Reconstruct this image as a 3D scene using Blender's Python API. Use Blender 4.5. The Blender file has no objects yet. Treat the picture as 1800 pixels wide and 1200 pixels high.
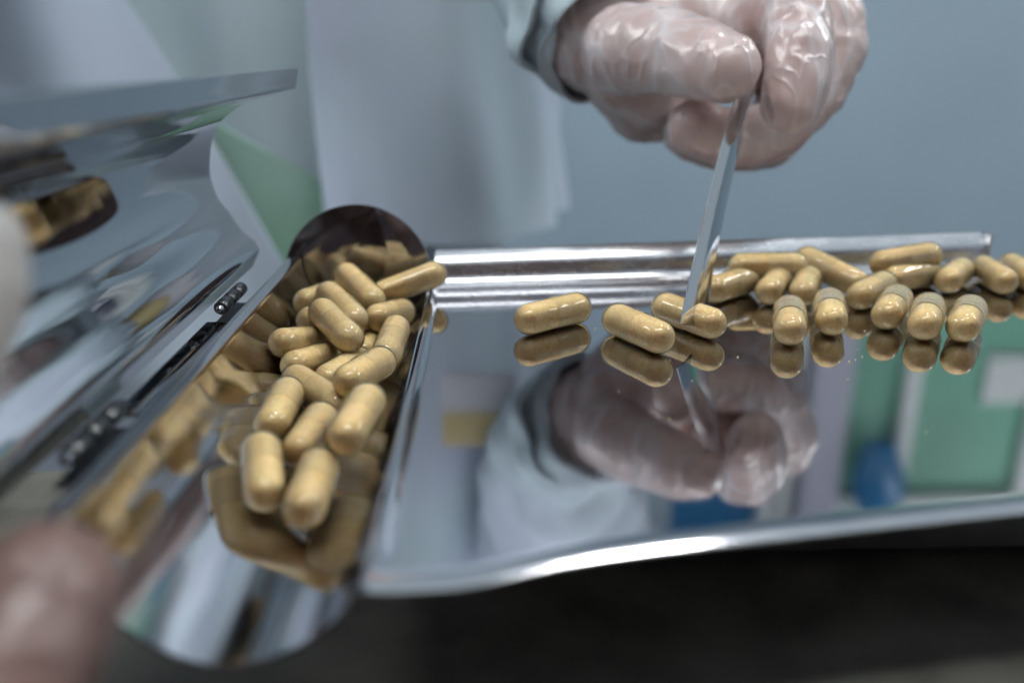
import bpy, bmesh, math, random
import numpy as np
from mathutils import Vector, Matrix, noise
R = math.radians
random.seed(7)
sc = bpy.context.scene
col = sc.collection

# ------------------------------------------------------------------ camera, world, exposure
cam_d = bpy.data.cameras.new("camera")
cam = bpy.data.objects.new("camera", cam_d)
col.objects.link(cam)
sc.camera = cam
cam.location = (0, 0, .064)
cam.rotation_euler = (R(90 - 18.778), 0, R(-1.808))
cam_d.sensor_width = 36
cam_d.lens = 30.0
cam_d.clip_start = .002
cam_d.clip_end = 50
cam_d.dof.use_dof = True
cam_d.dof.focus_distance = .193
cam_d.dof.aperture_fstop = 6.4
cam_d.dof.aperture_blades = 7

w = bpy.data.worlds.new("World")
sc.world = w
w.use_nodes = True
wb = w.node_tree.nodes["Background"]
wb.inputs[0].default_value = (.58, .70, .80, 1)
wb.inputs[1].default_value = .58

sc.view_settings.view_transform = 'Standard'
sc.view_settings.look = 'None'
sc.view_settings.exposure = .10
sc.view_settings.gamma = 1
sc.render.engine = 'CYCLES'
cy = sc.cycles
cy.use_denoising = True
cy.max_bounces = 14
cy.glossy_bounces = 8
cy.diffuse_bounces = 3
cy.transmission_bounces = 6
cy.transparent_max_bounces = 24
cy.caustics_reflective = True
cy.blur_glossy = 1.5
cy.caustics_refractive = False
cy.sample_clamp_indirect = 4

# ------------------------------------------------------------------ materials
def mat(name):
    m = bpy.data.materials.new(name)
    m.use_nodes = True
    nt = m.node_tree
    return m, nt, nt.nodes["Principled BSDF"]

def N(nt, typ, **kw):
    n = nt.nodes.new(typ)
    for k, v in kw.items():
        if k in n.inputs.keys():
            n.inputs[k].default_value = v
        else:
            setattr(n, k, v)
    return n

def coords(nt, scale=(1, 1, 1), out='Object'):
    t = nt.nodes.new('ShaderNodeTexCoord')
    mp = nt.nodes.new('ShaderNodeMapping')
    mp.inputs['Scale'].default_value = scale
    nt.links.new(t.outputs[out], mp.inputs['Vector'])
    return mp.outputs['Vector']

def ramp(nt, fac, stops):
    r = nt.nodes.new('ShaderNodeValToRGB')
    e = r.color_ramp.elements
    e[0].position, e[0].color = stops[0][0], (*stops[0][1], 1)
    e[1].position, e[1].color = stops[-1][0], (*stops[-1][1], 1)
    for p, c in stops[1:-1]:
        x = e.new(p)
        x.color = (*c, 1)
    nt.links.new(fac, r.inputs['Fac'])
    return r.outputs['Color']

def plain(name, c, rough=.6, metal=0., var=.08, scale=20, spec=.5):
    m, nt, b = mat(name)
    v = coords(nt)
    n = N(nt, 'ShaderNodeTexNoise', Scale=scale, Detail=4.)
    nt.links.new(v, n.inputs['Vector'])
    lo = tuple(x * (1 - var) for x in c)
    hi = tuple(min(1, x * (1 + var)) for x in c)
    nt.links.new(ramp(nt, n.outputs['Fac'], [(.3, lo), (.7, hi)]), b.inputs['Base Color'])
    b.inputs['Roughness'].default_value = rough
    b.inputs['Metallic'].default_value = metal
    b.inputs['Specular IOR Level'].default_value = spec
    return m

def steel(name, c, r0, r1, scr=(60, 900, 60), bump=.02):
    """polished stainless steel: fine rubbing marks and faint smears in the gloss"""
    m, nt, b = mat(name)
    b.inputs['Metallic'].default_value = 1
    b.inputs['Base Color'].default_value = (*c, 1)
    v = coords(nt, scr)
    n1 = N(nt, 'ShaderNodeTexNoise', Scale=1., Detail=5., Roughness=.7)
    nt.links.new(v, n1.inputs['Vector'])
    v2 = coords(nt, (1, 1, 1))
    n2 = N(nt, 'ShaderNodeTexNoise', Scale=45., Detail=4., Roughness=.6)
    nt.links.new(v2, n2.inputs['Vector'])
    mx = N(nt, 'ShaderNodeMath', operation='MULTIPLY')
    nt.links.new(n1.outputs['Fac'], mx.inputs[0])
    nt.links.new(n2.outputs['Fac'], mx.inputs[1])
    mr = N(nt, 'ShaderNodeMapRange')
    mr.inputs['From Min'].default_value = .12
    mr.inputs['From Max'].default_value = .42
    mr.inputs['To Min'].default_value = r0
    mr.inputs['To Max'].default_value = r1
    nt.links.new(mx.outputs[0], mr.inputs['Value'])
    nt.links.new(mr.outputs[0], b.inputs['Roughness'])
    bp = N(nt, 'ShaderNodeBump')
    bp.inputs['Strength'].default_value = bump
    bp.inputs['Distance'].default_value = .0002
    nt.links.new(n1.outputs['Fac'], bp.inputs['Height'])
    nt.links.new(bp.outputs[0], b.inputs['Normal'])
    return m

M_plate = steel("polished_steel_plate", (.53, .53, .555), .012, .085, bump=.006)
M_steel = steel("polished_steel", (.62, .62, .64), .05, .12, bump=.01)
M_rim = steel("brushed_steel_rim", (.72, .72, .74), .20, .34, scr=(12, 400, 400), bump=.01)
M_lip = steel("worn_steel_lip", (.66, .66, .68), .09, .19, scr=(30, 300, 300), bump=.01)
M_lid = steel("polished_steel_lid", (.56, .57, .59), .02, .06, scr=(40, 8, 500), bump=.003)
M_blade = steel("steel_blade", (.58, .59, .60), .03, .10, scr=(900, 60, 60), bump=.02)
M_pin = plain("dark_hinge_steel", (.16, .16, .16), .3, 1., .25, 300)

# capsule powder and clear gelatin shell
M_powder, nt, b = mat("tan_powder")
v = coords(nt)
oi = nt.nodes.new('ShaderNodeObjectInfo')
va = N(nt, 'ShaderNodeVectorMath', operation='ADD')
sc_ = N(nt, 'ShaderNodeVectorMath', operation='SCALE')
cb = N(nt, 'ShaderNodeCombineXYZ')
nt.links.new(oi.outputs['Random'], cb.inputs[0])
nt.links.new(oi.outputs['Random'], cb.inputs[1])
nt.links.new(cb.outputs[0], sc_.inputs[0])
sc_.inputs['Scale'].default_value = .3
nt.links.new(v, va.inputs[0])
nt.links.new(sc_.outputs[0], va.inputs[1])
n1 = N(nt, 'ShaderNodeTexNoise', Scale=1500., Detail=5., Roughness=.75)
n2 = N(nt, 'ShaderNodeTexNoise', Scale=260., Detail=3., Roughness=.6)
nt.links.new(va.outputs[0], n1.inputs['Vector'])
nt.links.new(va.outputs[0], n2.inputs['Vector'])
c1 = ramp(nt, n1.outputs['Fac'], [(.28, (.71, .485, .22)), (.5, (.92, .715, .39)), (.75, (.97, .82, .53))])
c2 = ramp(nt, n2.outputs['Fac'], [(.3, (.90, .875, .82)), (.62, (1, 1, 1))])
mxc = N(nt, 'ShaderNodeMix', data_type='RGBA', blend_type='MULTIPLY')
mxc.inputs['Factor'].default_value = .75
nt.links.new(c1, mxc.inputs['A'])
nt.links.new(c2, mxc.inputs['B'])
hs = nt.nodes.new('ShaderNodeHueSaturation')
mr = N(nt, 'ShaderNodeMapRange')
mr.inputs['To Min'].default_value = .88
mr.inputs['To Max'].default_value = 1.10
nt.links.new(oi.outputs['Random'], mr.inputs['Value'])
nt.links.new(mr.outputs[0], hs.inputs['Value'])
nt.links.new(mxc.outputs['Result'], hs.inputs['Color'])
nt.links.new(hs.outputs[0], b.inputs['Base Color'])
b.inputs['Roughness'].default_value = .75
b.inputs['Specular IOR Level'].default_value = .2
b.inputs['Subsurface Weight'].default_value = .45
b.inputs['Subsurface Radius'].default_value = (.0024, .0016, .0008)
b.inputs['Subsurface Scale'].default_value = 1.

def gelatin(name, milk, tone=(.82, .71, .44)):
    m_ = bpy.data.materials.new(name)
    m_.use_nodes = True
    nt = m_.node_tree
    nt.nodes.clear()
    o = nt.nodes.new('ShaderNodeOutputMaterial')
    tr = nt.nodes.new('ShaderNodeBsdfTransparent')
    tr.inputs[0].default_value = (.992, .988, .97, 1)
    gl = nt.nodes.new('ShaderNodeBsdfGlossy')
    gl.inputs['Color'].default_value = (1, 1, 1, 1)
    gl.inputs['Roughness'].default_value = .035
    df = nt.nodes.new('ShaderNodeBsdfDiffuse')
    df.inputs[0].default_value = (*tone, 1)
    fr = N(nt, 'ShaderNodeFresnel', IOR=1.5)
    ng = N(nt, 'ShaderNodeTexNoise', Scale=400., Detail=2.)
    nt.links.new(coords(nt), ng.inputs['Vector'])
    bp = N(nt, 'ShaderNodeBump')
    bp.inputs['Strength'].default_value = .012
    bp.inputs['Distance'].default_value = .0002
    nt.links.new(ng.outputs['Fac'], bp.inputs['Height'])
    nt.links.new(bp.outputs[0], gl.inputs['Normal'])
    m0 = nt.nodes.new('ShaderNodeMixShader')
    m0.inputs[0].default_value = milk
    nt.links.new(tr.outputs[0], m0.inputs[1])
    nt.links.new(df.outputs[0], m0.inputs[2])
    ms = nt.nodes.new('ShaderNodeMixShader')
    nt.links.new(fr.outputs[0], ms.inputs[0])
    nt.links.new(m0.outputs[0], ms.inputs[1])
    nt.links.new(gl.outputs[0], ms.inputs[2])
    nt.links.new(ms.outputs[0], o.inputs[0])
    return m_
M_shell = gelatin('clear_gelatin', .07)
M_cap = gelatin('milky_gelatin', .17)
M_haze = gelatin('powder_hazed_gelatin', .40, (.93, .78, .52))

# thin translucent vinyl glove over skin
def glove_mat(name, sk, film, gloss=1.):
    m, nt, b = mat(name)
    v = coords(nt)
    big = N(nt, 'ShaderNodeTexNoise', Scale=42., Detail=2., Roughness=.5)
    nt.links.new(v, big.inputs['Vector'])
    skin = ramp(nt, big.outputs['Fac'], [(.3, sk[0]), (.5, sk[1]), (.7, sk[2])])
    def folds(scale, seedv, width):
        n = N(nt, 'ShaderNodeTexNoise', Scale=scale, Detail=2., Roughness=.45, Distortion=.9)
        mp = nt.nodes.new('ShaderNodeMapping')
        mp.inputs['Location'].default_value = (seedv, 0, 0)
        mp.inputs['Scale'].default_value = (1, 1, .6)
        nt.links.new(v, mp.inputs['Vector'])
        nt.links.new(mp.outputs[0], n.inputs['Vector'])
        s1 = N(nt, 'ShaderNodeMath', operation='SUBTRACT')
        s1.inputs[1].default_value = .5
        nt.links.new(n.outputs['Fac'], s1.inputs[0])
        ab = N(nt, 'ShaderNodeMath', operation='ABSOLUTE')
        nt.links.new(s1.outputs[0], ab.inputs[0])
        return ramp(nt, ab.outputs[0], [(0., (1, 1, 1)), (width * .45, (.45, .45, .45)), (width, (0, 0, 0))])
    f1, f2 = folds(34., 0., .075), folds(78., 5., .06)
    ad = N(nt, 'ShaderNodeMix', data_type='RGBA', blend_type='ADD')
    ad.inputs['Factor'].default_value = .4
    nt.links.new(f1, ad.inputs['A'])
    nt.links.new(f2, ad.inputs['B'])
    fm = N(nt, 'ShaderNodeMath', operation='MULTIPLY_ADD')
    fm.inputs[1].default_value = .48
    fm.inputs[2].default_value = .22
    nt.links.new(ad.outputs['Result'], fm.inputs[0])
    mx = N(nt, 'ShaderNodeMix', data_type='RGBA')
    nt.links.new(fm.outputs[0], mx.inputs['Factor'])
    nt.links.new(skin, mx.inputs['A'])
    mx.inputs['B'].default_value = (*film, 1)
    nt.links.new(mx.outputs['Result'], b.inputs['Base Color'])
    b.inputs['Roughness'].default_value = .4
    b.inputs['Subsurface Weight'].default_value = .12
    b.inputs['Subsurface Radius'].default_value = (.006, .003, .002)
    b.inputs['Subsurface Scale'].default_value = 1.
    b.inputs['Coat Weight'].default_value = gloss
    b.inputs['Coat Roughness'].default_value = .23
    bp = N(nt, 'ShaderNodeBump')
    bp.inputs['Strength'].default_value = .36
    bp.inputs['Distance'].default_value = .0016
    nt.links.new(ad.outputs['Result'], bp.inputs['Height'])
    nt.links.new(bp.outputs[0], b.inputs['Normal'])
    nt.links.new(bp.outputs[0], b.inputs['Coat Normal'])
    return m
M_glove = glove_mat("vinyl_glove_over_skin", ((.40, .215, .18), (.53, .34, .30), (.62, .45, .41)), (.80, .74, .74))
M_glove_shade = glove_mat("vinyl_glove_shaded", ((.14, .065, .05), (.185, .095, .075), (.21, .12, .10)), (.21, .135, .12), .3)  # darker glove copy, shade on the near hand painted into the colour
M_glove_lit = glove_mat("vinyl_glove_lit", ((.46, .41, .37), (.54, .49, .45), (.60, .56, .52)), (.72, .70, .67), .5)  # paler glove copy, bright light on the raised fingers painted in

M_skin = plain("skin", (.50, .30, .24), .5, 0, .12, 60)
def cloth(name, c, var):
    m, nt, b = mat(name)
    v = coords(nt)
    n = N(nt, 'ShaderNodeTexNoise', Scale=9., Detail=3.)
    nt.links.new(v, n.inputs['Vector'])
    nt.links.new(ramp(nt, n.outputs['Fac'], [(.36, var), (.62, c)]), b.inputs['Base Color'])
    b.inputs['Roughness'].default_value = .85
    b.inputs['Sheen Weight'].default_value = .15
    wv = N(nt, 'ShaderNodeTexNoise', Scale=1800., Detail=2.)
    nt.links.new(v, wv.inputs['Vector'])
    bp = N(nt, 'ShaderNodeBump')
    bp.inputs['Strength'].default_value = .2
    bp.inputs['Distance'].default_value = .0005
    nt.links.new(wv.outputs['Fac'], bp.inputs['Height'])
    nt.links.new(bp.outputs[0], b.inputs['Normal'])
    return m
M_coat = cloth("pale_coat_cloth", (.68, .75, .88), (.60, .73, .78))
M_tunic = cloth("pale_mint_cloth", (.56, .70, .70), (.60, .70, .76))
M_green_tint = cloth("green_tint_cloth", (.34, .58, .43), (.46, .66, .58))  # green light reflected onto the tunic, painted as cloth colour
M_standin = cloth("dark_brown_standin", (.085, .055, .05), (.06, .04, .045))
M_table = plain("dark_table_top", (.13, .125, .105), .5, 0, .35, 60, .3)
M_wall = plain("pale_blue_wall", (.41, .52, .605), .7, 0, .05, 3)
M_floor = plain("brown_grey_floor", (.085, .062, .058), .45, 0, .12, 6)
M_green = plain("green_panel", (.19, .48, .34), .5, 0, .18, 2.5)
M_white = plain("white_paint", (.78, .82, .80), .4, 0, .04, 8)
M_lilac = plain("lilac_grey_panel", (.50, .50, .58), .6, 0, .05, 4)
M_blue = plain("blue_plastic", (.006, .15, .34), .35, 0, .15, 12)
M_card_w = plain("white_card", (.80, .80, .84), .4, 0, .03, 60)
M_card_y = plain("yellow_card", (.74, .60, .30), .4, 0, .06, 60)
M_cord = plain("pale_blue_cord", (.62, .70, .80), .6, 0, .06, 80)
def lit(name, strength):
    m = bpy.data.materials.new(name)
    m.use_nodes = True
    nt = m.node_tree
    nt.nodes.clear()
    em = nt.nodes.new('ShaderNodeEmission')
    em.inputs[0].default_value = (.97, .985, 1, 1)
    em.inputs[1].default_value = strength
    o = nt.nodes.new('ShaderNodeOutputMaterial')
    nt.links.new(em.outputs[0], o.inputs[0])
    return m
M_tube = lit("lit_tube", 130)
M_tube_dim = lit("lit_tube_dim", 25)

# ------------------------------------------------------------------ helpers
def new_mesh(name, verts, faces, m=None, smooth=True):
    me = bpy.data.meshes.new(name)
    me.from_pydata([tuple(v) for v in verts], [], faces)
    me.update()
    if smooth:
        me.polygons.foreach_set('use_smooth', [True] * len(me.polygons))
    if m:
        me.materials.append(m)
    return me

def obj(name, me, parent=None, loc=(0, 0, 0)):
    ob = bpy.data.objects.new(name, me)
    col.objects.link(ob)
    ob.location = loc
    if parent:
        ob.parent = parent
    return ob

def thing(name, label, cat, loc=(0, 0, 0), group=None):
    e = bpy.data.objects.new(name, None)
    e.empty_display_size = .01
    col.objects.link(e)
    e.location = loc
    tag(e, label, cat, group)
    return e

def tag(ob, label, cat, group=None):
    ob['label'] = label
    ob['category'] = cat
    if group:
        ob['group'] = group

def part(name, me, parent):
    """part given in world coordinates under a thing that sits at its base"""
    ob = obj(name, me, parent)
    ob.location = -Vector(parent.location)
    return ob

def strip(name, profiles, m, closed=False, smooth=True):
    """loft a list of profiles (each a list of points)"""
    n = len(profiles[0])
    vs = [p for pr in profiles for p in pr]
    fs = []
    for i in range(len(profiles) - 1):
        for j in range(n - 1 + (1 if closed else 0)):
            a, b2 = i * n + j, i * n + (j + 1) % n
            fs.append((a, b2, b2 + n, a + n))
    return new_mesh(name, vs, fs, m, smooth)

def solid(ob, t, off=-1., bevel=0):
    s = ob.modifiers.new("sheet", 'SOLIDIFY')
    s.thickness = t
    s.offset = off
    e = ob.modifiers.new("crisp", 'EDGE_SPLIT')
    e.split_angle = R(38)
    return ob

def box_mesh(name, lo, hi, m, bevel=.0):
    bm = bmesh.new()
    bmesh.ops.create_cube(bm, size=1)
    for v in bm.verts:
        v.co = Vector([lo[k] + (v.co[k] + .5) * (hi[k] - lo[k]) for k in range(3)])
    if bevel:
        bmesh.ops.bevel(bm, geom=bm.edges[:], offset=bevel, segments=2, affect='EDGES', profile=.5)
    me = bpy.data.meshes.new(name)
    bm.to_mesh(me)
    bm.free()
    me.materials.append(m)
    return me

def tube_mesh(name, pts, radii, m, seg=20, caps=True, flat=1.0):
    """swept tube through pts"""
    pts = [Vector(p) for p in pts]
    vs, fs = [], []
    for i, p in enumerate(pts):
        d = (pts[min(i + 1, len(pts) - 1)] - pts[max(i - 1, 0)]).normalized()
        u = d.cross(Vector((0, 0, 1)))
        if u.length < 1e-3:
            u = d.cross(Vector((1, 0, 0)))
        u.normalize()
        v = d.cross(u)
        for k in range(seg):
            a = 2 * math.pi * k / seg
            vs.append(p + (u * math.cos(a) + v * math.sin(a) * flat) * radii[i])
    for i in range(len(pts) - 1):
        for k in range(seg):
            a, b2 = i * seg + k, i * seg + (k + 1) % seg
            fs.append((a, b2, b2 + seg, a + seg))
    if caps:
        fs.append(tuple(range(seg))[::-1])
        fs.append(tuple(range((len(pts) - 1) * seg, len(pts) * seg)))
    return new_mesh(name, vs, fs, m)

def catmull(pts, n=6):
    pts = [Vector(p) for p in pts]
    out = []
    for i in range(len(pts) - 1):
        p0, p1, p2, p3 = pts[max(i - 1, 0)], pts[i], pts[i + 1], pts[min(i + 2, len(pts) - 1)]
        for k in range(n):
            t = k / n
            out.append(.5 * ((2 * p1) + (p2 - p0) * t + (2 * p0 - 5 * p1 + 4 * p2 - p3) * t * t + (3 * p1 - p0 - 3 * p2 + p3) * t ** 3))
    out.append(pts[-1])
    return out

# ------------------------------------------------------------------ setting: floor and back wall
fl = obj('floor', new_mesh('floor', [(-9, -14, -.9), (9, -14, -.9), (9, 8, -.9), (-9, 8, -.9)], [(0, 1, 2, 3)], M_floor))
fl['kind'] = 'structure'
wl = obj('wall', box_mesh('wall', (-3, 1.84, -.9), (3, 2.0, 2.4), M_wall))
wl['kind'] = 'structure'

# added dark sheet, stands in for the person behind the camera in mirrors
standin_rows = []
for i in range(161):
    x = -1.1 + 2.2 * i / 160
    d = .035 * math.sin(i * .55) + .02 * math.sin(i * .21 + 1)
    standin_rows.append([(x, -.75 + d * (1 - .3 * k / 3), -.88 + 1.9 * k / 3) for k in range(4)])
standin = obj('dark_standin', strip('dark_standin', standin_rows, M_standin), None)
tag(standin, 'added dark folded sheet standing in for the person behind the camera', 'dark_standin')
solid(standin, .003, 0)

# green window with pale posts, seen only in the tray's mirror
win = thing('partition_window', 'green window in the back wall with white posts and pale sill', 'window', (1.1, 1.84, .5))
part('green_pane', box_mesh('pane', (.80, 1.828, .40), (1.75, 1.842, 1.30), M_green), win)
for x, wd in ((.985, .035), (1.30, .05), (1.72, .04)):
    part('post', box_mesh('post', (x - wd / 2, 1.80, .42), (x + wd / 2, 1.826, 1.30), M_white, .004), win)
part('crossbar', box_mesh('bar', (.80, 1.796, .955), (1.75, 1.824, 1.005), M_white, .004), win)
part('sill', box_mesh('sill', (.78, 1.77, .36), (1.78, 1.838, .40), M_white, .004), win)
part('notice', box_mesh('notice', (1.16, 1.815, .60), (1.27, 1.825, .72), M_white, .002), win)

pil = thing('pillar', 'lilac grey pillar between blue board and green window', 'pillar', (.76, 1.8, -.9))
part('shaft', box_mesh('shaft', (.735, 1.76, .36), (.825, 1.838, 1.6), M_lilac, .006), pil)
for x in (.665, .705):
    part('edge_post', box_mesh('edge_post', (x - .012, 1.78, .30), (x + .012, 1.838, 1.4), M_white, .004), pil)

bb = thing('notice_board', 'blue board on the pale wall left of the pillar', 'board', (.55, 1.82, .8))
part('panel', box_mesh('panel', (.440, 1.815, .76), (.650, 1.836, 1.2), M_blue, .004), bb)
part('frame', box_mesh('frame', (.430, 1.822, .75), (.660, 1.839, 1.21), M_white, .003), bb)

bag = thing('blue_bag', 'dark blue bag hanging before the green window', 'bag', (.92, 1.75, .78))
prof = [(.775, .030), (.80, .040), (.86, .058), (.91, .062), (.96, .045), (.985, .02)]
rings = []
for z, r_ in prof:
    rings.append([(.895 + (z - .78) * .12 + r_ * math.cos(a) * (1 + .1 * math.sin(3 * a)), 1.74 + .5 * r_ * math.sin(a), z) for a in [2 * math.pi * k / 20 for k in range(20)]])
part('sack', strip('sack', rings, M_blue, True), bag)
part('strap', tube_mesh('strap', catmull([(.90, 1.74, .98), (.90, 1.75, 1.05), (.905, 1.80, 1.10)]), [.008] * 13, M_blue, 8), bag)

# ------------------------------------------------------------------ ceiling lights (twin tubes)
def ceiling_light(loc, rz, label, L_, m_tube):
    t = thing('ceiling_light', label, 'ceiling light', loc, 'twin tube ceiling lights')
    t.rotation_euler = (0, 0, rz)
    prof = [(-.13, 0), (-.13, .012), (-.10, .05), (.10, .05), (.13, .012), (.13, 0), (.125, 0), (.095, .045), (-.095, .045), (-.125, 0)]
    hb = strip('housing', [[(x, y, z) for y, z in prof] for x in (-L_ - .03, L_ + .03)], M_white, True, False)
    obj('housing', hb, t)
    for y in (-.06, .06):
        obj('tube', tube_mesh('tube', [(-L_, y, .012), (L_, y, .012)], [.021, .021], m_tube, 16), t)
        for s in (-1, 1):
            obj('end_cap', box_mesh('end_cap', (s * (L_ + .014) - .012, y - .016, -.006), (s * (L_ + .014) + .012, y + .016, .045), M_white, .002), t)
    return t
LIGHTS = [((.38, .46, 1.12), R(4), 'short twin tube ceiling light above the gloved hand', .03, M_tube),
          ((-.08, -.16, 1.12), R(4), 'long twin tube ceiling light above the front of the tray', .50, M_tube_dim),
          ((-1.6, .70, 1.30), R(80), 'added fill light far out on the left, built as twin tubes', .60, M_tube_dim),  # unseen lamp added to brighten the back wall
          ((1.7, .80, 1.30), R(96), 'added fill light far out on the right, built as twin tubes', .60, M_tube_dim)]  # its unseen counterpart, also added for the back wall
for a in LIGHTS:
    ceiling_light(*a)

# ------------------------------------------------------------------ table
tb = thing('table', 'narrow black table under the steel counting tray', 'table', (0, .13, -.9))
part('tabletop', box_mesh('tabletop', (-.75, .06, -.065), (.75, .20, -.036), M_table, .004), tb)
for x in (-.70, .70):
    for y in (.09, .17):
        part('leg', box_mesh('leg', (x - .025, y - .025, -.9), (x + .025, y + .025, -.0655), M_table, .003), tb)

# ------------------------------------------------------------------ counting tray
tray = thing('counting_tray', 'polished steel capsule counting tray with trough and open hinged lid', 'counting tray', (0, .15, -.034))
XL = -.0163                                     # left border of the plate = right rim of the trough
def wall_y(x):
    return .2397 + .085 * x
FRONT = [(-.0175, .0931), (-.0145, .0927), (-.0115, .0926), (-.0060, .0929), (-.0007, .0938), (.005, .0958), (.0106, .0976), (.0190, .0997), (.0307, .1016), (.055, .1055), (.0792, .1092), (.13, .1168), (.19, .1255)]
def front_y(x):
    for (x0, y0), (x1, y1) in zip(FRONT, FRONT[1:]):
        if x <= x1:
            t = (x - x0) / (x1 - x0)
            t = max(0, t)
            return y0 + (y1 - y0) * t
    return FRONT[-1][1]
# smooth front curve
FC = catmull([(x, y, 0) for x, y in FRONT], 5)
def front_y(x):
    for a_, b_ in zip(FC, FC[1:]):
        if x <= b_.x:
            t = max(0, (x - a_.x) / max(1e-9, b_.x - a_.x))
            return a_.y + (b_.y - a_.y) * t
    return FC[-1].y
XS = [XL, XL + .0003, XL + .0009, XL + .0016, XL + .0023, XL + .0028, XL + .0032, XL + .0036] + [XL + .005 + i * .00175 for i in range(116)]
def rim_z(x):
    """small rolled bead along the plate's left border"""
    d = x - XL
    if d > .0033:
        return 0
    return .0007 * math.sin(math.pi * min(1, max(0, (d + .0006) / .0039))) ** 1.3
profs, lips = [], []
for x in XS:
    pr = []
    yf = front_y(x)
    back = wall_y(x) + .0006
    zr = rim_z(x)
    r_ = .0100
    Q = yf + r_ * math.sin(R(24))
    for th in (24, 22, 20, 17.5, 15, 12.5, 10, 7, 4, 1.5):
        wv = .00007 * noise.noise(Vector((x * 80, th * .05, 0)))
        pr.append((x, Q - r_ * math.sin(R(th)), 0 - r_ * (1 - math.cos(R(th))) + wv * min(1, th / 8)))
    lips.append(pr + [(x, Q, 0)])
    pr = [(x, Q, 0)]
    for t in (.0006, .0025, .005, .01):
        pr.append((x, Q + t, zr * max(0, t - .0006) / .0094))
    y0 = Q + .01
    for k in range(1, 9):
        pr.append((x, y0 + (back - y0) * k / 8, zr))
    profs.append(pr)
plate = part('plate', strip('plate', [p[::-1] for p in profs], M_plate), tray)
solid(plate, .0006, -1)
lip = part('front_lip', strip('front_lip', [p[::-1] for p in lips], M_lip), tray)
solid(lip, .0006, -1)

# back upstand: cove, stepped face and rolled top
UP = [(-.0034, .0000), (-.0026, .0002), (-.0018, .0007), (-.0010, .0014), (-.0004, .0023), (-.0001, .0033), (.0000, .0045), (.0002, .0054), (.0005, .0061),
      (.0011, .0069), (.0019, .0077), (.0027, .0084), (.0034, .0089), (.0041, .0092), (.0047, .0091), (.0051, .0086), (.0052, .0077), (.0052, .0050)]
ups = []
XE = .1540
for x in [-.0145 + i * .00375 for i in range(45)] + [XE - .0008, XE]:
    tz = 1 + (x + .013) * .9
    ups.append([(x, wall_y(x) + dy + .0006 * z / .009, .0003 + z * tz) for dy, z in UP])
up = part('back_upstand', strip('upstand', ups, M_rim), tray)
solid(up, .0005, 1)
# short return at the right end of the upstand
part('end_return', box_mesh('end_return', (XE + .0002, wall_y(XE) - .0006, .0004), (XE + .0010, wall_y(XE) + .0046, .0112), M_rim, .0003), tray)
part('tray_wall', box_mesh('tray_wall', (-.0140, .150, -.0335), (.19, .2300, -.0062), M_steel, .001), tray)

# trough: rounded gutter left of the plate
XC, ZC, RX, RZ = -.0330, .0086, .0187, .0182
arc = [(XC - RX - .0036, ZC - .0030), (XC - RX - .0036, ZC + .0002), (XC - RX - .0033, ZC + .0008), (XC - RX - .0026, ZC + .0010), (XC - RX - .0008, ZC + .0010), (XC - RX - .0002, ZC + .0007), (XC - RX, ZC)]
a_end = math.asin(-(ZC - .0006) / RZ)
for i in range(1, 97):
    a = math.pi + (math.pi + a_end) * i / 96
    arc.append((XC + RX * math.cos(a), ZC + RZ * math.sin(a)))
def y_near(x):
    return .0900 + .0025 * abs(x - XC) / RX
tr_profs = []
for t in [0, .004, .02] + [.06 + i * .0671 for i in range(15)]:
    tr_profs.append([(x, y_near(x) + (.2362 - y_near(x)) * min(1, t), z) for x, z in arc])
tg = part('trough', strip('trough', tr_profs, M_steel), tray)
solid(tg, .0006, -1)
# trough end plate (round disc)
ring = [(-.0362 + .0208 * math.cos(2 * math.pi * i / 72), .0027 + .0208 * math.sin(2 * math.pi * i / 72)) for i in range(72)]
lean = lambda z: max(0, z) * math.tan(R(5))
vs = [(x, .2366 + lean(z), z) for x, z in ring] + [(x, .2374 + lean(z), z) for x, z in ring]
fs = [tuple(range(72)), tuple(range(72, 144))[::-1]] + [(i, i + 72, (i + 1) % 72 + 72, (i + 1) % 72) for i in range(72)]
me = new_mesh('end_plate', vs, fs, M_plate, False)
part('end_plate', me, tray)

# lid: curved sheet standing open on its hinge
lid_px = [(-48.9, 59.8), (-49.6, 56.7), (-50.1, 54.9), (-51.6, 54.4), (-55.3, 53.8), (-63.0, 51.5), (-69.3, 47.6), (-72.5, 43.2), (-74.1, 38.0), (-74.7, 32.0), (-73.2, 25.8), (-70.6, 21.9), (-68.0, 17.2), (-64.8, 14.1), (-63.7, 12.4), (-63.7, 11.4), (-64.3, 10.1), (-65.8, 7.2)]
lp = catmull([(x / 1000, 0, z / 1000) for x, z in lid_px], 5)
lid_profs = []
for y in [.030 + .205 * i / 24 for i in range(25)]:
    lid_profs.append([(p.x, y, p.z) for p in lp])
lid = part('lid', strip('lid', lid_profs, M_lid), tray)
solid(lid, .0006, 1)

# hinges
def hinge(y0, y1):
    n = 3
    L_ = (y1 - y0) / n
    hg = part('hinge', box_mesh('leaf', (-.0622, y0 - .001, .0046), (-.0566, y1 + .001, .0052), M_pin, .0002), tray)
    for k in range(n):
        a, b2 = y0 + k * L_ + .0003, y0 + (k + 1) * L_ - .0003
        kb = obj('knuckle', tube_mesh('knuckle', [(-.0598, a, .0092), (-.0598, a + .0003, .0092), (-.0598, b2 - .0003, .0092), (-.0598, b2, .0092)], [.0013, .0016, .0016, .0013], M_pin, 20), hg)
    obj('pin', tube_mesh('pin', [(-.0598, y0 - .0014, .0092), (-.0598, y1 + .0014, .0092)], [.0008, .0008], M_steel, 14), hg)
hinge(.186, .204)
hinge(.112, .130)
part('hinge_strip', box_mesh('hinge_strip', (-.0625, .1325, .0062), (-.0572, .1840, .0068), M_lid, .0002), tray)
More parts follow.
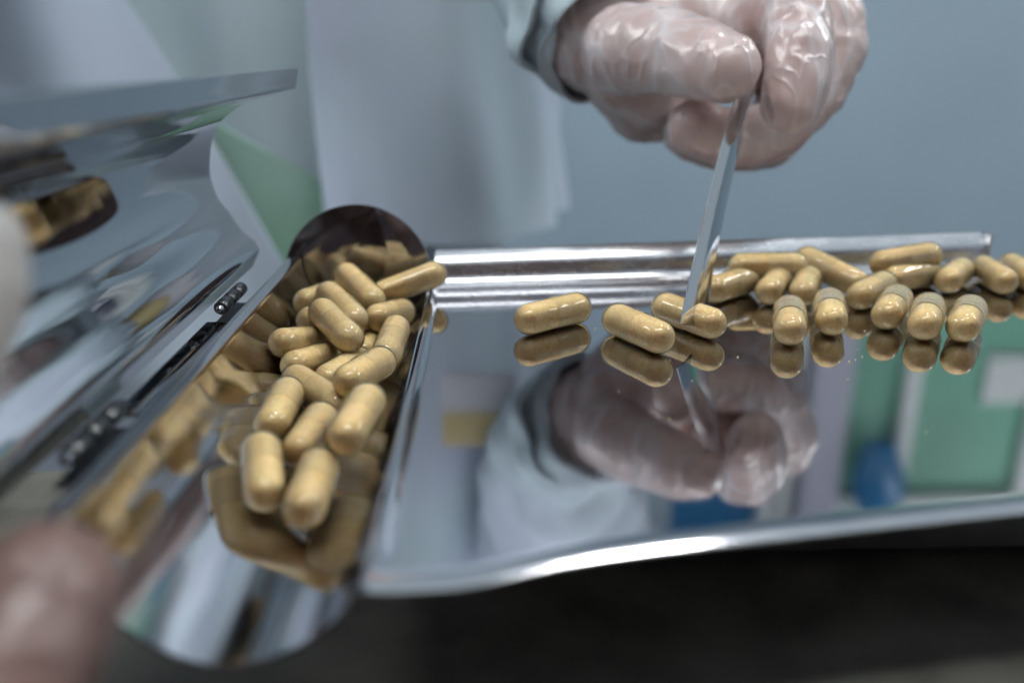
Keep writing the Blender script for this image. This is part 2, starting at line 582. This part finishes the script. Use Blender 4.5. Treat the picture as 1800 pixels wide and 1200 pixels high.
# short feet holding the tray above the table
for x, y in ((.02, .16), (.16, .16), (.02, .2), (.16, .2)):
    part('foot', tube_mesh('foot', [(x, y, -.0358), (x, y, -.0337)], [.005, .005], M_table, 16), tray)

# ------------------------------------------------------------------ capsules
RC, HL = .00376, .00725
def lathe(name, prof, m, seg=30):
    vs, fs = [], []
    idx = []
    for x, r_ in prof:
        if r_ < 1e-7:
            idx.append([len(vs)])
            vs.append((x, 0, 0))
        else:
            idx.append(list(range(len(vs), len(vs) + seg)))
            vs += [(x, r_ * math.cos(2 * math.pi * k / seg), r_ * math.sin(2 * math.pi * k / seg)) for k in range(seg)]
    for a, b2 in zip(idx, idx[1:]):
        for k in range(seg):
            k2 = (k + 1) % seg
            if len(a) == 1:
                fs.append((a[0], b2[k2], b2[k]))
            elif len(b2) == 1:
                fs.append((a[k], a[k2], b2[0]))
            else:
                fs.append((a[k], a[k2], b2[k2], b2[k]))
    me = new_mesh(name, vs, fs, m)
    bm = bmesh.new()
    bm.from_mesh(me)
    bmesh.ops.recalc_face_normals(bm, faces=bm.faces[:])
    bm.to_mesh(me)
    bm.free()
    return me

def hemi(xc, r_, s, n=9):
    """from pole to equator (s=-1 pole at low x)"""
    return [(xc + s * r_ * math.cos(math.pi / 2 * i / n), r_ * math.sin(math.pi / 2 * i / n)) for i in range(n + 1)]

RB, RP = .00358, .00345
body_me = lathe('capsule_body', hemi(-HL, RB, -1) + [(-HL + .004, RB), (.003, RB), (.0052, RB)], M_shell)
cap_me = lathe('capsule_cap', [(-.0014, RB + .00002), (-.0014, RC - .00004), (-.00136, RC - .00001), (-.0012, RC), (.0012, RC), (.0016, RC - .00004), (.0020, RC), (.005, RC)] + hemi(HL - .0003, RC, 1)[::-1], M_cap)
cap_haze_me = cap_me.copy()
cap_haze_me.name = 'capsule_cap_hazed'
cap_haze_me.materials[0] = M_haze
pw_full = lathe('powder_full', hemi(-HL + .0001, RP, -1) + [(-.003, RP), (.002, RP), (.005, RP)] + hemi(HL - .0006, RP, 1)[::-1], M_powder)
pw_part = lathe('powder_part', hemi(-HL + .0001, RP, -1) + [(-.004, RP), (-.0024, RP), (-.0014, RP - .00005), (-.0008, RP - .0005), (-.0004, RP - .0016), (-.0003, 0)], M_powder)
pw_most = lathe('powder_most', hemi(-HL + .0001, RP, -1) + [(-.003, RP), (.003, RP), (.0072, RP - .0001), (.0086, RP - .0005), (.0096, RP - .0014), (.0101, 0)], M_powder)

PILE = [
 ((-37.5, 225.4, 6.7, -29.3, 214, 2.8), 'f', 'topmost tan capsule of the heap, slanting down right before the round end plate'),
 ((-27.5, 223.8, 2.1, -13.9, 226.1, 6.7), 'f', 'tan capsule leaning up over the right rim of the trough against the end plate'),
 ((-39.9, 211, 5.3, -31.9, 199.4, 2.1), 'f', 'tan capsule slanting right, middle of three parallel ones at the top of the heap'),
 ((-39.5, 199, 4.3, -31.6, 187.1, 1.6), 'f', 'tan capsule slanting right, nearest of three parallel ones at the top of the heap'),
 ((-46, 212.2, 3.1, -41.7, 226, 1.6), 'f', 'capsule showing one round end at the back left of the heap, under two slanting ones'),
 ((-26.8, 203.5, 1.4, -22.2, 217, -1.2), 'f', 'capsule tucked under the topmost one, round end pointing to the right rim'),
 ((-22.1, 199.2, -0.2, -22.8, 184.8, -1.6), 'f', 'steep capsule on the right of the heap just in front of the tucked round end'),
 ((-29.8, 196.8, -5.2, -28.7, 211.2, -4.9), 'f', 'mostly hidden capsule deep in the heap between two slanting neighbours'),
 ((-45.9, 184.6, 1.4, -42.2, 198, -2.6), 'f', 'capsule with big round end facing left, farthest left in the heap'),
 ((-43.6, 203.6, 0.8, -37.2, 216.5, -0.6), 'm', 'capsule mostly hidden behind the one with the big round end facing left'),
 ((-42.5, 179.8, -2.3, -37.5, 193.1, -4.9), 'm', 'capsule with a clear rim at its left end and visible seam, left in heap'),
 ((-34.7, 176.5, -4.3, -30, 190.2, -5.2), 'f', 'slim looking capsule in the middle of the heap beside the one with a seam'),
 ((-27.8, 162.6, 0.6, -23.3, 176.3, -0.4), 'm', 'capsule lying diagonally up to the right in the middle of the heap'),
 ((-41, 173.4, -3.3, -30.6, 163.6, -5.3), 'm', 'capsule lying crosswise down to the right in the middle of the heap'),
 ((-41, 150.3, -3.3, -41.2, 164.8, -2.7), 'm', 'upright looking capsule at the left edge of the heap, second row from the front'),
 ((-34.3, 143.1, -5.1, -33.1, 157.5, -5.4), 'm', 'capsule in the second row from the front, between its left and right neighbours'),
 ((-24.3, 136, 0.8, -22.7, 150.4, 1.3), 'f', 'capsule tilted right beside the steel wall, second row from the front'),
 ((-36.6, 126, -4.4, -40.5, 139.9, -3.6), 'f', 'left one of the two foremost capsules in the trough'),
 ((-28.8, 119.8, -3.8, -29.3, 134.3, -4.4), 'f', 'right one of the two foremost capsules in the trough'),
]
ON_TRAY = [
 ((10.6, 193, 3.76, 22.1, 201.8, 3.76), 'f', 'single tan capsule lying alone on the mirror tray nearest the trough'),
 ((37.9, 178.9, 3.76, 31.3, 191.8, 3.76), 'f', 'tan capsule slanting down right, in front of the spatula tip'),
 ((52.1, 188.6, 3.76, 44.7, 201.1, 3.76), 'f', 'tan capsule touched by the spatula tip, crossed by the blade'),
 ((61.4, 218.1, 3.76, 72.3, 227.7, 3.76), 'f', 'long tan capsule just right of the spatula blade, tilted up to the right'),
 ((71.6, 229, 7.2, 86, 229.6, 7.0), 'f', 'capsule lying level along the back upstand behind two round ends'),
 ((75.2, 216.2, 3.76, 82.1, 228.9, 3.76), 'm', 'capsule with its round end forward, next to the long tilted capsule'),
 ((83.3, 214.2, 3.76, 89.5, 227.3, 3.9), 'm', 'capsule with its round end forward, below the level one at the upstand'),
 ((100.9, 224.2, 3.76, 91.8, 234.8, 7.5), 'f', 'capsule slanting down right at the upstand, above the second front capsule'),
 ((69.4, 183.5, 3.76, 74, 197.3, 3.76), 'p', 'half clear capsule facing forward, leftmost of the five in the front row'),
 ((81.6, 190.2, 3.76, 86.3, 203.9, 3.76), 'p', 'half clear capsule facing forward, second from left of the five in the front row'),
 ((97.5, 210.6, 3.76, 107.7, 221, 3.76), 'f', 'capsule tilted up to the right behind the gap in the front row'),
 ((114, 226.9, 3.76, 126.7, 233.8, 3.76), 'f', 'capsule with a seam tilted up right, in front of the hindmost level one'),
 ((112, 231.0, 7.4, 126, 234.4, 8.6), 'f', 'hindmost capsule lying nearly level near the right end of the upstand'),
 ((128.3, 225.5, 3.76, 137.6, 236.6, 3.76), 'm', 'capsule with its round end forward, behind the rightmost front row pair'),
 ((142.7, 224.2, 3.76, 145.3, 238.5, 3.76), 'f', 'capsule with its round end forward, second from the right edge of the photo'),
 ((152.1, 226.7, 3.76, 155.2, 240.9, 3.76), 'f', 'capsule cut off by the right edge of the photo'),
 ((96.9, 194.3, 3.76, 104.8, 206.5, 3.76), 'p', 'half clear capsule facing forward, middle of the five in the front row'),
 ((101.9, 186.1, 3.76, 109.2, 198.6, 3.76), 'p', 'half clear capsule facing forward, fourth from left of the five in the front row'),
 ((110.2, 184.4, 3.76, 118.3, 196.4, 3.76), 'p', 'half clear capsule facing forward, rightmost of the five in the front row'),
]
POW = {'f': pw_full, 'm': pw_most, 'p': pw_part}
for lst, grp in ((PILE, 'capsules heaped in the trough'), (ON_TRAY, 'capsules spread on the mirror tray')):
    for c, kind, label in lst:
        A = Vector(c[:3]) / 1000
        B = Vector(c[3:]) / 1000
        t = thing('capsule', label, 'capsule', (A + B) / 2, grp)
        q = (B - A).normalized().to_track_quat('X', 'Z')
        if lst is ON_TRAY:                          # these are the plumper ones
            t.scale = (1.06, 1.06, 1.06)
            t.location.z += .00022
        t.rotation_mode = 'QUATERNION'
        t.rotation_quaternion = q @ Vector((1, 0, 0)).rotation_difference(Vector((1, 0, 0)))
        for nm, me in (('body', body_me), ('cap', cap_haze_me if kind == 'p' else cap_me), ('powder_fill', POW[kind])):
            p = obj(nm, me, t)
            p.rotation_euler = (random.uniform(0, 6.28), 0, 0)

# ------------------------------------------------------------------ spatula
A_ = Vector((.312, .675, .669)).normalized()
W_ = Vector((.0064, .0066, -.0086))
T_ = Vector((.0439, .1832, .0054))
Nn = A_.cross(W_).normalized()
sp_prof = []
nS = 26
for i in range(nS + 1):
    s = .093 * i / nS
    bend = Nn * (.0011 * math.sin(math.pi * s / .093))
    row = []
    # tip is cut on a slant so that its lower corner clears the plate
    for j in range(7):
        t = j / 6
        s2 = s + max(0, .0062 * t * (1 - i / 6)) if i < 6 else s
        cup = Nn * (-.0007 * (1 - (2 * t - 1) ** 2))
        row.append(T_ + A_ * s2 + W_ * (.5 + (t - .5) * (1 - .34 * s / .093)) + bend + cup)
    sp_prof.append(row)
spat = obj('spatula', strip('spatula', [[p - T_ for p in r_] for r_ in sp_prof], M_blade), None, T_)
tag(spat, 'thin flat steel spatula blade held in the gloved hand', 'spatula')
solid(spat, .0004, 0)
bv = spat.modifiers.new('edge', 'BEVEL')
bv.width = .0002
bv.segments = 2

# ------------------------------------------------------------------ person
per = thing('person', 'person in pale coat behind the tray, one gloved hand pinching the spatula', 'person', (-.165, .56, -.9))
HAND = {
'thumb': [(43.5, 277.0, 64.2, 13.6), (50.8, 263.0, 64.3, 12.5), (56.9, 252.0, 62.8, 11.2), (61.5, 240.5, 61.0, 10.2), (64.4, 237.0, 59.8, 9.2)],
'index': [(84, 280.0, 72.0, 11), (88.3, 264.0, 76.0, 10.2), (88.2, 254.0, 71.5, 9.6), (87.0, 245.0, 63.0, 9.2), (85.6, 241.5, 55.6, 8.8), (84.0, 240.0, 50.2, 8.2)],
'middle': [(100, 287.0, 72, 11), (106.5, 277.0, 72.9, 10.3), (107.0, 273.0, 65, 10), (102.0, 270.0, 52.5, 9.3), (88.2, 262.0, 41.5, 9), (74.3, 258.0, 38.9, 8.6), (61.8, 256.0, 42.6, 8)],
'ring': [(106.6, 290.0, 68.2, 10), (106.3, 288.0, 49.8, 9.5), (92.9, 283.0, 35.8, 9), (76.5, 278.0, 35.4, 8.5), (64.8, 276.0, 39.2, 8)],
'little': [(106.7, 305.0, 65.8, 9), (104.6, 304.0, 45.3, 8.5), (90.3, 300.0, 36.0, 8), (75.6, 297.0, 37.3, 7.5)],
'palm': [(43, 298.0, 66, 16), (49, 292.0, 58.7, 15.5), (56, 290.0, 52.5, 13)],
'back': [(44, 302.0, 70, 16), (54.0, 302.0, 72, 16), (78.2, 300.0, 72, 14.5), (100.8, 296.0, 70, 13)],
'inner': [(49.0, 300.0, 66, 15), (70.0, 299.0, 64, 14), (95.0, 298.0, 62, 12)],
'heel': [(48, 303.0, 57, 15), (54.5, 302.0, 45.5, 12), (63.7, 298.0, 42.9, 9)],
'wrist': [(38, 301, 69, 19), (30, 313.0, 81, 20.5)],
}
LHAND = {
'thumb': [(-42.2, 70.0, 15.2, 7.0), (-43.0, 66.0, 12.0, 7.8), (-46, 58.0, 6.5, 9), (-56, 48, 0, 11), (-78, 42, -8, 15)],
'index': [(-52.6, 85.0, 45.1, 6.4), (-52.8, 82.0, 40.2, 6.8), (-56.0, 76.0, 33.0, 7.4), (-66, 62, 24, 9), (-88, 50, 12, 11)],
'middle': [(-80, 92, 42, 8), (-86, 80, 34, 9), (-96, 66, 18, 10), (-98, 56, 4, 11)],
'ring': [(-88, 98, 32, 8), (-96, 86, 24, 9), (-106, 70, 10, 10), (-106, 60, -2, 11)],
'little': [(-98, 100, 22, 7), (-106, 90, 14, 8), (-114, 76, 2, 9), (-112, 66, -8, 10)],
'palm': [(-80, 44, -4, 16), (-100, 56, -2, 18), (-118, 74, -4, 18)],
'wrist': [(-112, 62, -10, 20), (-140, 96, -2, 24)],
}
def unit_ico(sub):
    bm = bmesh.new()
    bmesh.ops.create_icosphere(bm, subdivisions=sub, radius=1)
    v = np.array([q.co[:] for q in bm.verts])
    f = np.array([[q.index for q in p.verts] for p in bm.faces])
    bm.free()
    return v, f
ICO = unit_ico(3)

def chain_mesh(chains, grow=0.):
    """closed tapered limbs and joint balls that overlap, for the voxel remesh"""
    V, F, off = [], [], 0
    v0, f0 = ICO
    S = 24
    ang = np.arange(S) * 2 * math.pi / S
    for ch in chains:
        for p in ch:
            V.append(np.array(p[:3]) + v0 * (p[3] + grow))
            F += [tuple(int(i) + off for i in t) for t in f0]
            off += len(v0)
        for p, q in zip(ch, ch[1:]):
            a, b2 = Vector(p[:3]), Vector(q[:3])
            d = (b2 - a).normalized()
            u = d.orthogonal().normalized()
            v = d.cross(u)
            ring = np.outer(np.cos(ang), u) + np.outer(np.sin(ang), v)
            V.append(np.array(a) + ring * (p[3] + grow))
            V.append(np.array(b2) + ring * (q[3] + grow))
            F += [(off + k, off + (k + 1) % S, off + S + (k + 1) % S, off + S + k) for k in range(S)]
            F.append(tuple(off + k for k in range(S))[::-1])
            F.append(tuple(off + S + k for k in range(S)))
            off += 2 * S
    me = bpy.data.meshes.new('limbs')
    me.from_pydata(np.concatenate(V).tolist(), [], F)
    me.update()
    return me

def remeshed(name, me, voxel, smooth_it, m, disp=None):
    ob = bpy.data.objects.new(name, me)
    col.objects.link(ob)
    rm = ob.modifiers.new('r', 'REMESH')
    rm.mode = 'VOXEL'
    rm.voxel_size = voxel
    sm = ob.modifiers.new('s', 'SMOOTH')
    sm.factor = .5
    sm.iterations = smooth_it
    dg = bpy.context.evaluated_depsgraph_get()
    me2 = bpy.data.meshes.new_from_object(ob.evaluated_get(dg))
    bpy.data.objects.remove(ob)
    me2.name = name
    if disp:
        n = len(me2.vertices)
        co, no = np.empty(n * 3), np.empty(n * 3)
        me2.vertices.foreach_get('co', co)
        me2.vertices.foreach_get('normal', no)
        co, no = co.reshape(-1, 3), no.reshape(-1, 3)
        d = np.array([disp(Vector(p)) for p in co])
        me2.vertices.foreach_set('co', (co + no * d[:, None]).ravel())
        me2.update()
    me2.polygons.foreach_set('use_smooth', [True] * len(me2.polygons))
    me2.materials.clear()
    me2.materials.append(m)
    return me2

def mm(d):
    return [[tuple(x / 1000 for x in p) for p in ch] for ch in d.values()]

def wrinkle(p):
    q = Vector((p.x * 110, p.y * 90, p.z * 70))
    a = noise.noise(q + Vector((0, 0, 3)) + noise.noise_vector(q * .6) * 1.2)
    b2 = noise.noise(q * 2.3 + noise.noise_vector(q) * 1.1)
    return .0003 * (1 - abs(a) * 3) + .00012 * (1 - abs(b2) * 3)

part('glove', remeshed('glove', chain_mesh(mm(HAND)), .0009, 3, M_glove, wrinkle), per)
lg = remeshed('glove', chain_mesh(mm(LHAND)), .0012, 5, M_glove_shade, wrinkle)
lg.materials.append(M_glove_lit)
for p_ in lg.polygons:                          # raised fingers take the paler copy, bright light put into its colour
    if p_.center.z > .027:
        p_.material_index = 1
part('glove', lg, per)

TOR = [[(-.165, .60, -.85, .07), (-.165, .60, -.40, .07), (-.165, .60, -.1, .07), (-.165, .60, .15, .07), (-.165, .595, .36, .08), (-.165, .57, .47, .07), (-.165, .565, .54, .055)],
       [(-.225, .60, -.3, .065), (-.225, .60, .3, .065)], [(-.105, .60, -.3, .065), (-.105, .60, .3, .065)],
       [(-.165, .57, .36, .11), (-.02, .555, .36, .07), (.045, .495, .27, .046), (.042, .42, .19, .034), (.0335, .355, .123, .024), (.0320, .317, .0855, .019), (.036, .302, .071, .014)],
       [(-.165, .57, .36, .11), (-.31, .555, .36, .07), (-.335, .45, .25, .045), (-.211, .30, .110, .036), (-.19, .18, .045, .028), (-.150, .108, .0, .024), (-.115, .066, -.009, .018)],
       [(-.165, .555, .54, .06), (-.165, .545, .60, .075), (-.165, .55, .66, .080), (-.165, .555, .71, .07)]]
TOR += [[(a_, b_, c_, d_ - .0025) for a_, b_, c_, d_ in ch] for ch in mm(HAND)] + [[(a_, b_, c_, d_ - .0025) for a_, b_, c_, d_ in ch] for ch in mm(LHAND)]
part('body', remeshed('body', chain_mesh(TOR), .006, 3, M_skin), per)

# coat: two overlapping front panels and the back, with hanging folds
CX, CY, CA, CB = -.173, .575, .209, .155
def coat_pt(phi, z, extra=0., seed=0., amp=1.):
    flare = 1 + .10 * max(0, (.05 - z)) / .3
    down = min(1, max(.15, (.40 - z) / .35))
    f = .013 * down * math.sin(7 * phi + 1.3 + seed + 4.5 * z) + .007 * down * math.sin(17 * phi + .7 + 9 * z + seed)
    f += .016 * noise.noise(Vector((phi * 2.6 + z * 4, z * 7, seed)))
    f *= amp
    sh = 1 - .55 * max(0, (z - .33)) / .2
    return Vector((CX + (CA * flare * sh + f + extra) * math.sin(phi), CY - (CB * flare * sh + f * 1.5 + extra) * math.cos(phi), z))
def panel(name, p0, p1, z0, z1, extra, m, seed=0., skew0=0., skew1=0., hem=0., nz=44, nphi=70, amp=.72, top=0.):
    rows = []
    for i in range(nz + 1):
        t = i / nz
        row = []
        for j in range(nphi + 1):
            s = j / nphi
            z = z0 + hem * s + (z1 + top * s - z0 - hem * s) * t
            a = p0 + skew0 * (1 - t)
            b2 = p1 + skew1 * (1 - t)
            row.append(coat_pt(a + (b2 - a) * s, z, extra, seed, amp))
        rows.append(row)
    return strip(name, rows, m)
tun = part('tunic', panel('tunic', -math.pi, math.pi, -.55, .44, -.040, M_tunic, 2., nphi=110, amp=.45), per)
ct = part('coat', panel('coat', .44, 3.6, -.035, .44, .010, M_coat, 0., .0, 0, .0), per)
solid(ct, .0025, 0)
c2 = part('coat_flap', panel('coat_flap', -2.7, -.74, -.16, .44, .004, M_coat, 1., 0, 1.34), per)
solid(c2, .0025, 0)

tint_ob = part('green_tint', panel('green_tint', .0, .50, -.085, .052, -.024, M_green_tint, 2., nphi=30, amp=.45, top=-.055), per)  # reflected green tint on the tunic, put in as a coloured panel
solid(tint_ob, .002, 0)
def sleeve_mesh(name, pts, m, seed):
    P = catmull(pts_only(pts), 8)
    rr = []
    for i in range(len(P)):
        t = i / (len(P) - 1) * (len(pts) - 1)
        k = min(int(t), len(pts) - 2)
        rr.append(pts[k][3] + (pts[k + 1][3] - pts[k][3]) * (t - k))
    me = tube_mesh(name, P, rr, m, 40, False)
    nv = [v.normal.copy() for v in me.vertices]
    for v, n_ in zip(me.vertices, nv):
        n = noise.noise(v.co * 28 + Vector((seed, 0, 0))) * .007 + noise.noise(v.co * 75 + Vector((0, seed, 0))) * .0045
        v.co = v.co + n_ * n
    return me
def pts_only(p):
    return [q[:3] for q in p]
s1 = part('sleeve', sleeve_mesh('sleeve', [(-.02, .555, .375, .085), (.045, .495, .27, .062), (.042, .42, .19, .046), (.0335, .355, .123, .032), (.0330, .317, .0855, .0268), (.0385, .2990, .0708, .0245)], M_coat, 1), per)
solid(s1, .002, 0)
cu = part('cuff', sleeve_mesh('cuff', [(.0362, .305, .0768, .0256), (.0387, .2978, .0699, .0246), (.0405, .2942, .0670, .0230)], M_coat, 3), per)
solid(cu, .0015, 0)
s2 = part('sleeve', sleeve_mesh('sleeve', [(-.31, .555, .375, .085), (-.335, .45, .25, .062), (-.211, .30, .110, .052), (-.19, .18, .045, .042), (-.155, .115, .004, .034)], M_coat, 5), per)
solid(s2, .002, 0)

# badge with cords on the coat front, seen in the tray's mirror
bd = thing('badge', 'white and yellow badge on the coat front, mirrored in the tray left of the hand', 'badge', (-.001, .389, .086))
part('card', box_mesh('card', (-.0225, .3885, .0845), (.014, .3900, .1045), M_card_w, .0006), bd)
part('header', box_mesh('header', (-.0225, .3883, .1047), (.014, .3902, .123), M_card_y, .0006), bd)

# powder crumbs shed on the tray
rnd = random.Random(3)
V, F = [], []
v0, f0 = unit_ico(1)
for k in range(64):
    x = rnd.uniform(.005, .12)
    y = rnd.uniform(max(.13, front_y(x) + .012), .225)
    if rnd.random() < .6:
        x, y = rnd.gauss(.075, .03), rnd.gauss(.195, .015)
    r_ = rnd.uniform(.00006, .00022)
    if x < -.012 or y > .234:
        continue
    o_ = len(V)
    V += [(x + p[0] * r_ * rnd.uniform(.7, 1.3), y + p[1] * r_, r_ * .8 + p[2] * r_ * .8) for p in v0]
    F += [tuple(int(i) + o_ for i in f) for f in f0]
dust = obj('powder_crumbs', new_mesh('powder_crumbs', V, F, M_powder))
dust['kind'] = 'stuff'
dust['label'] = 'tan powder crumbs scattered on the mirror tray'
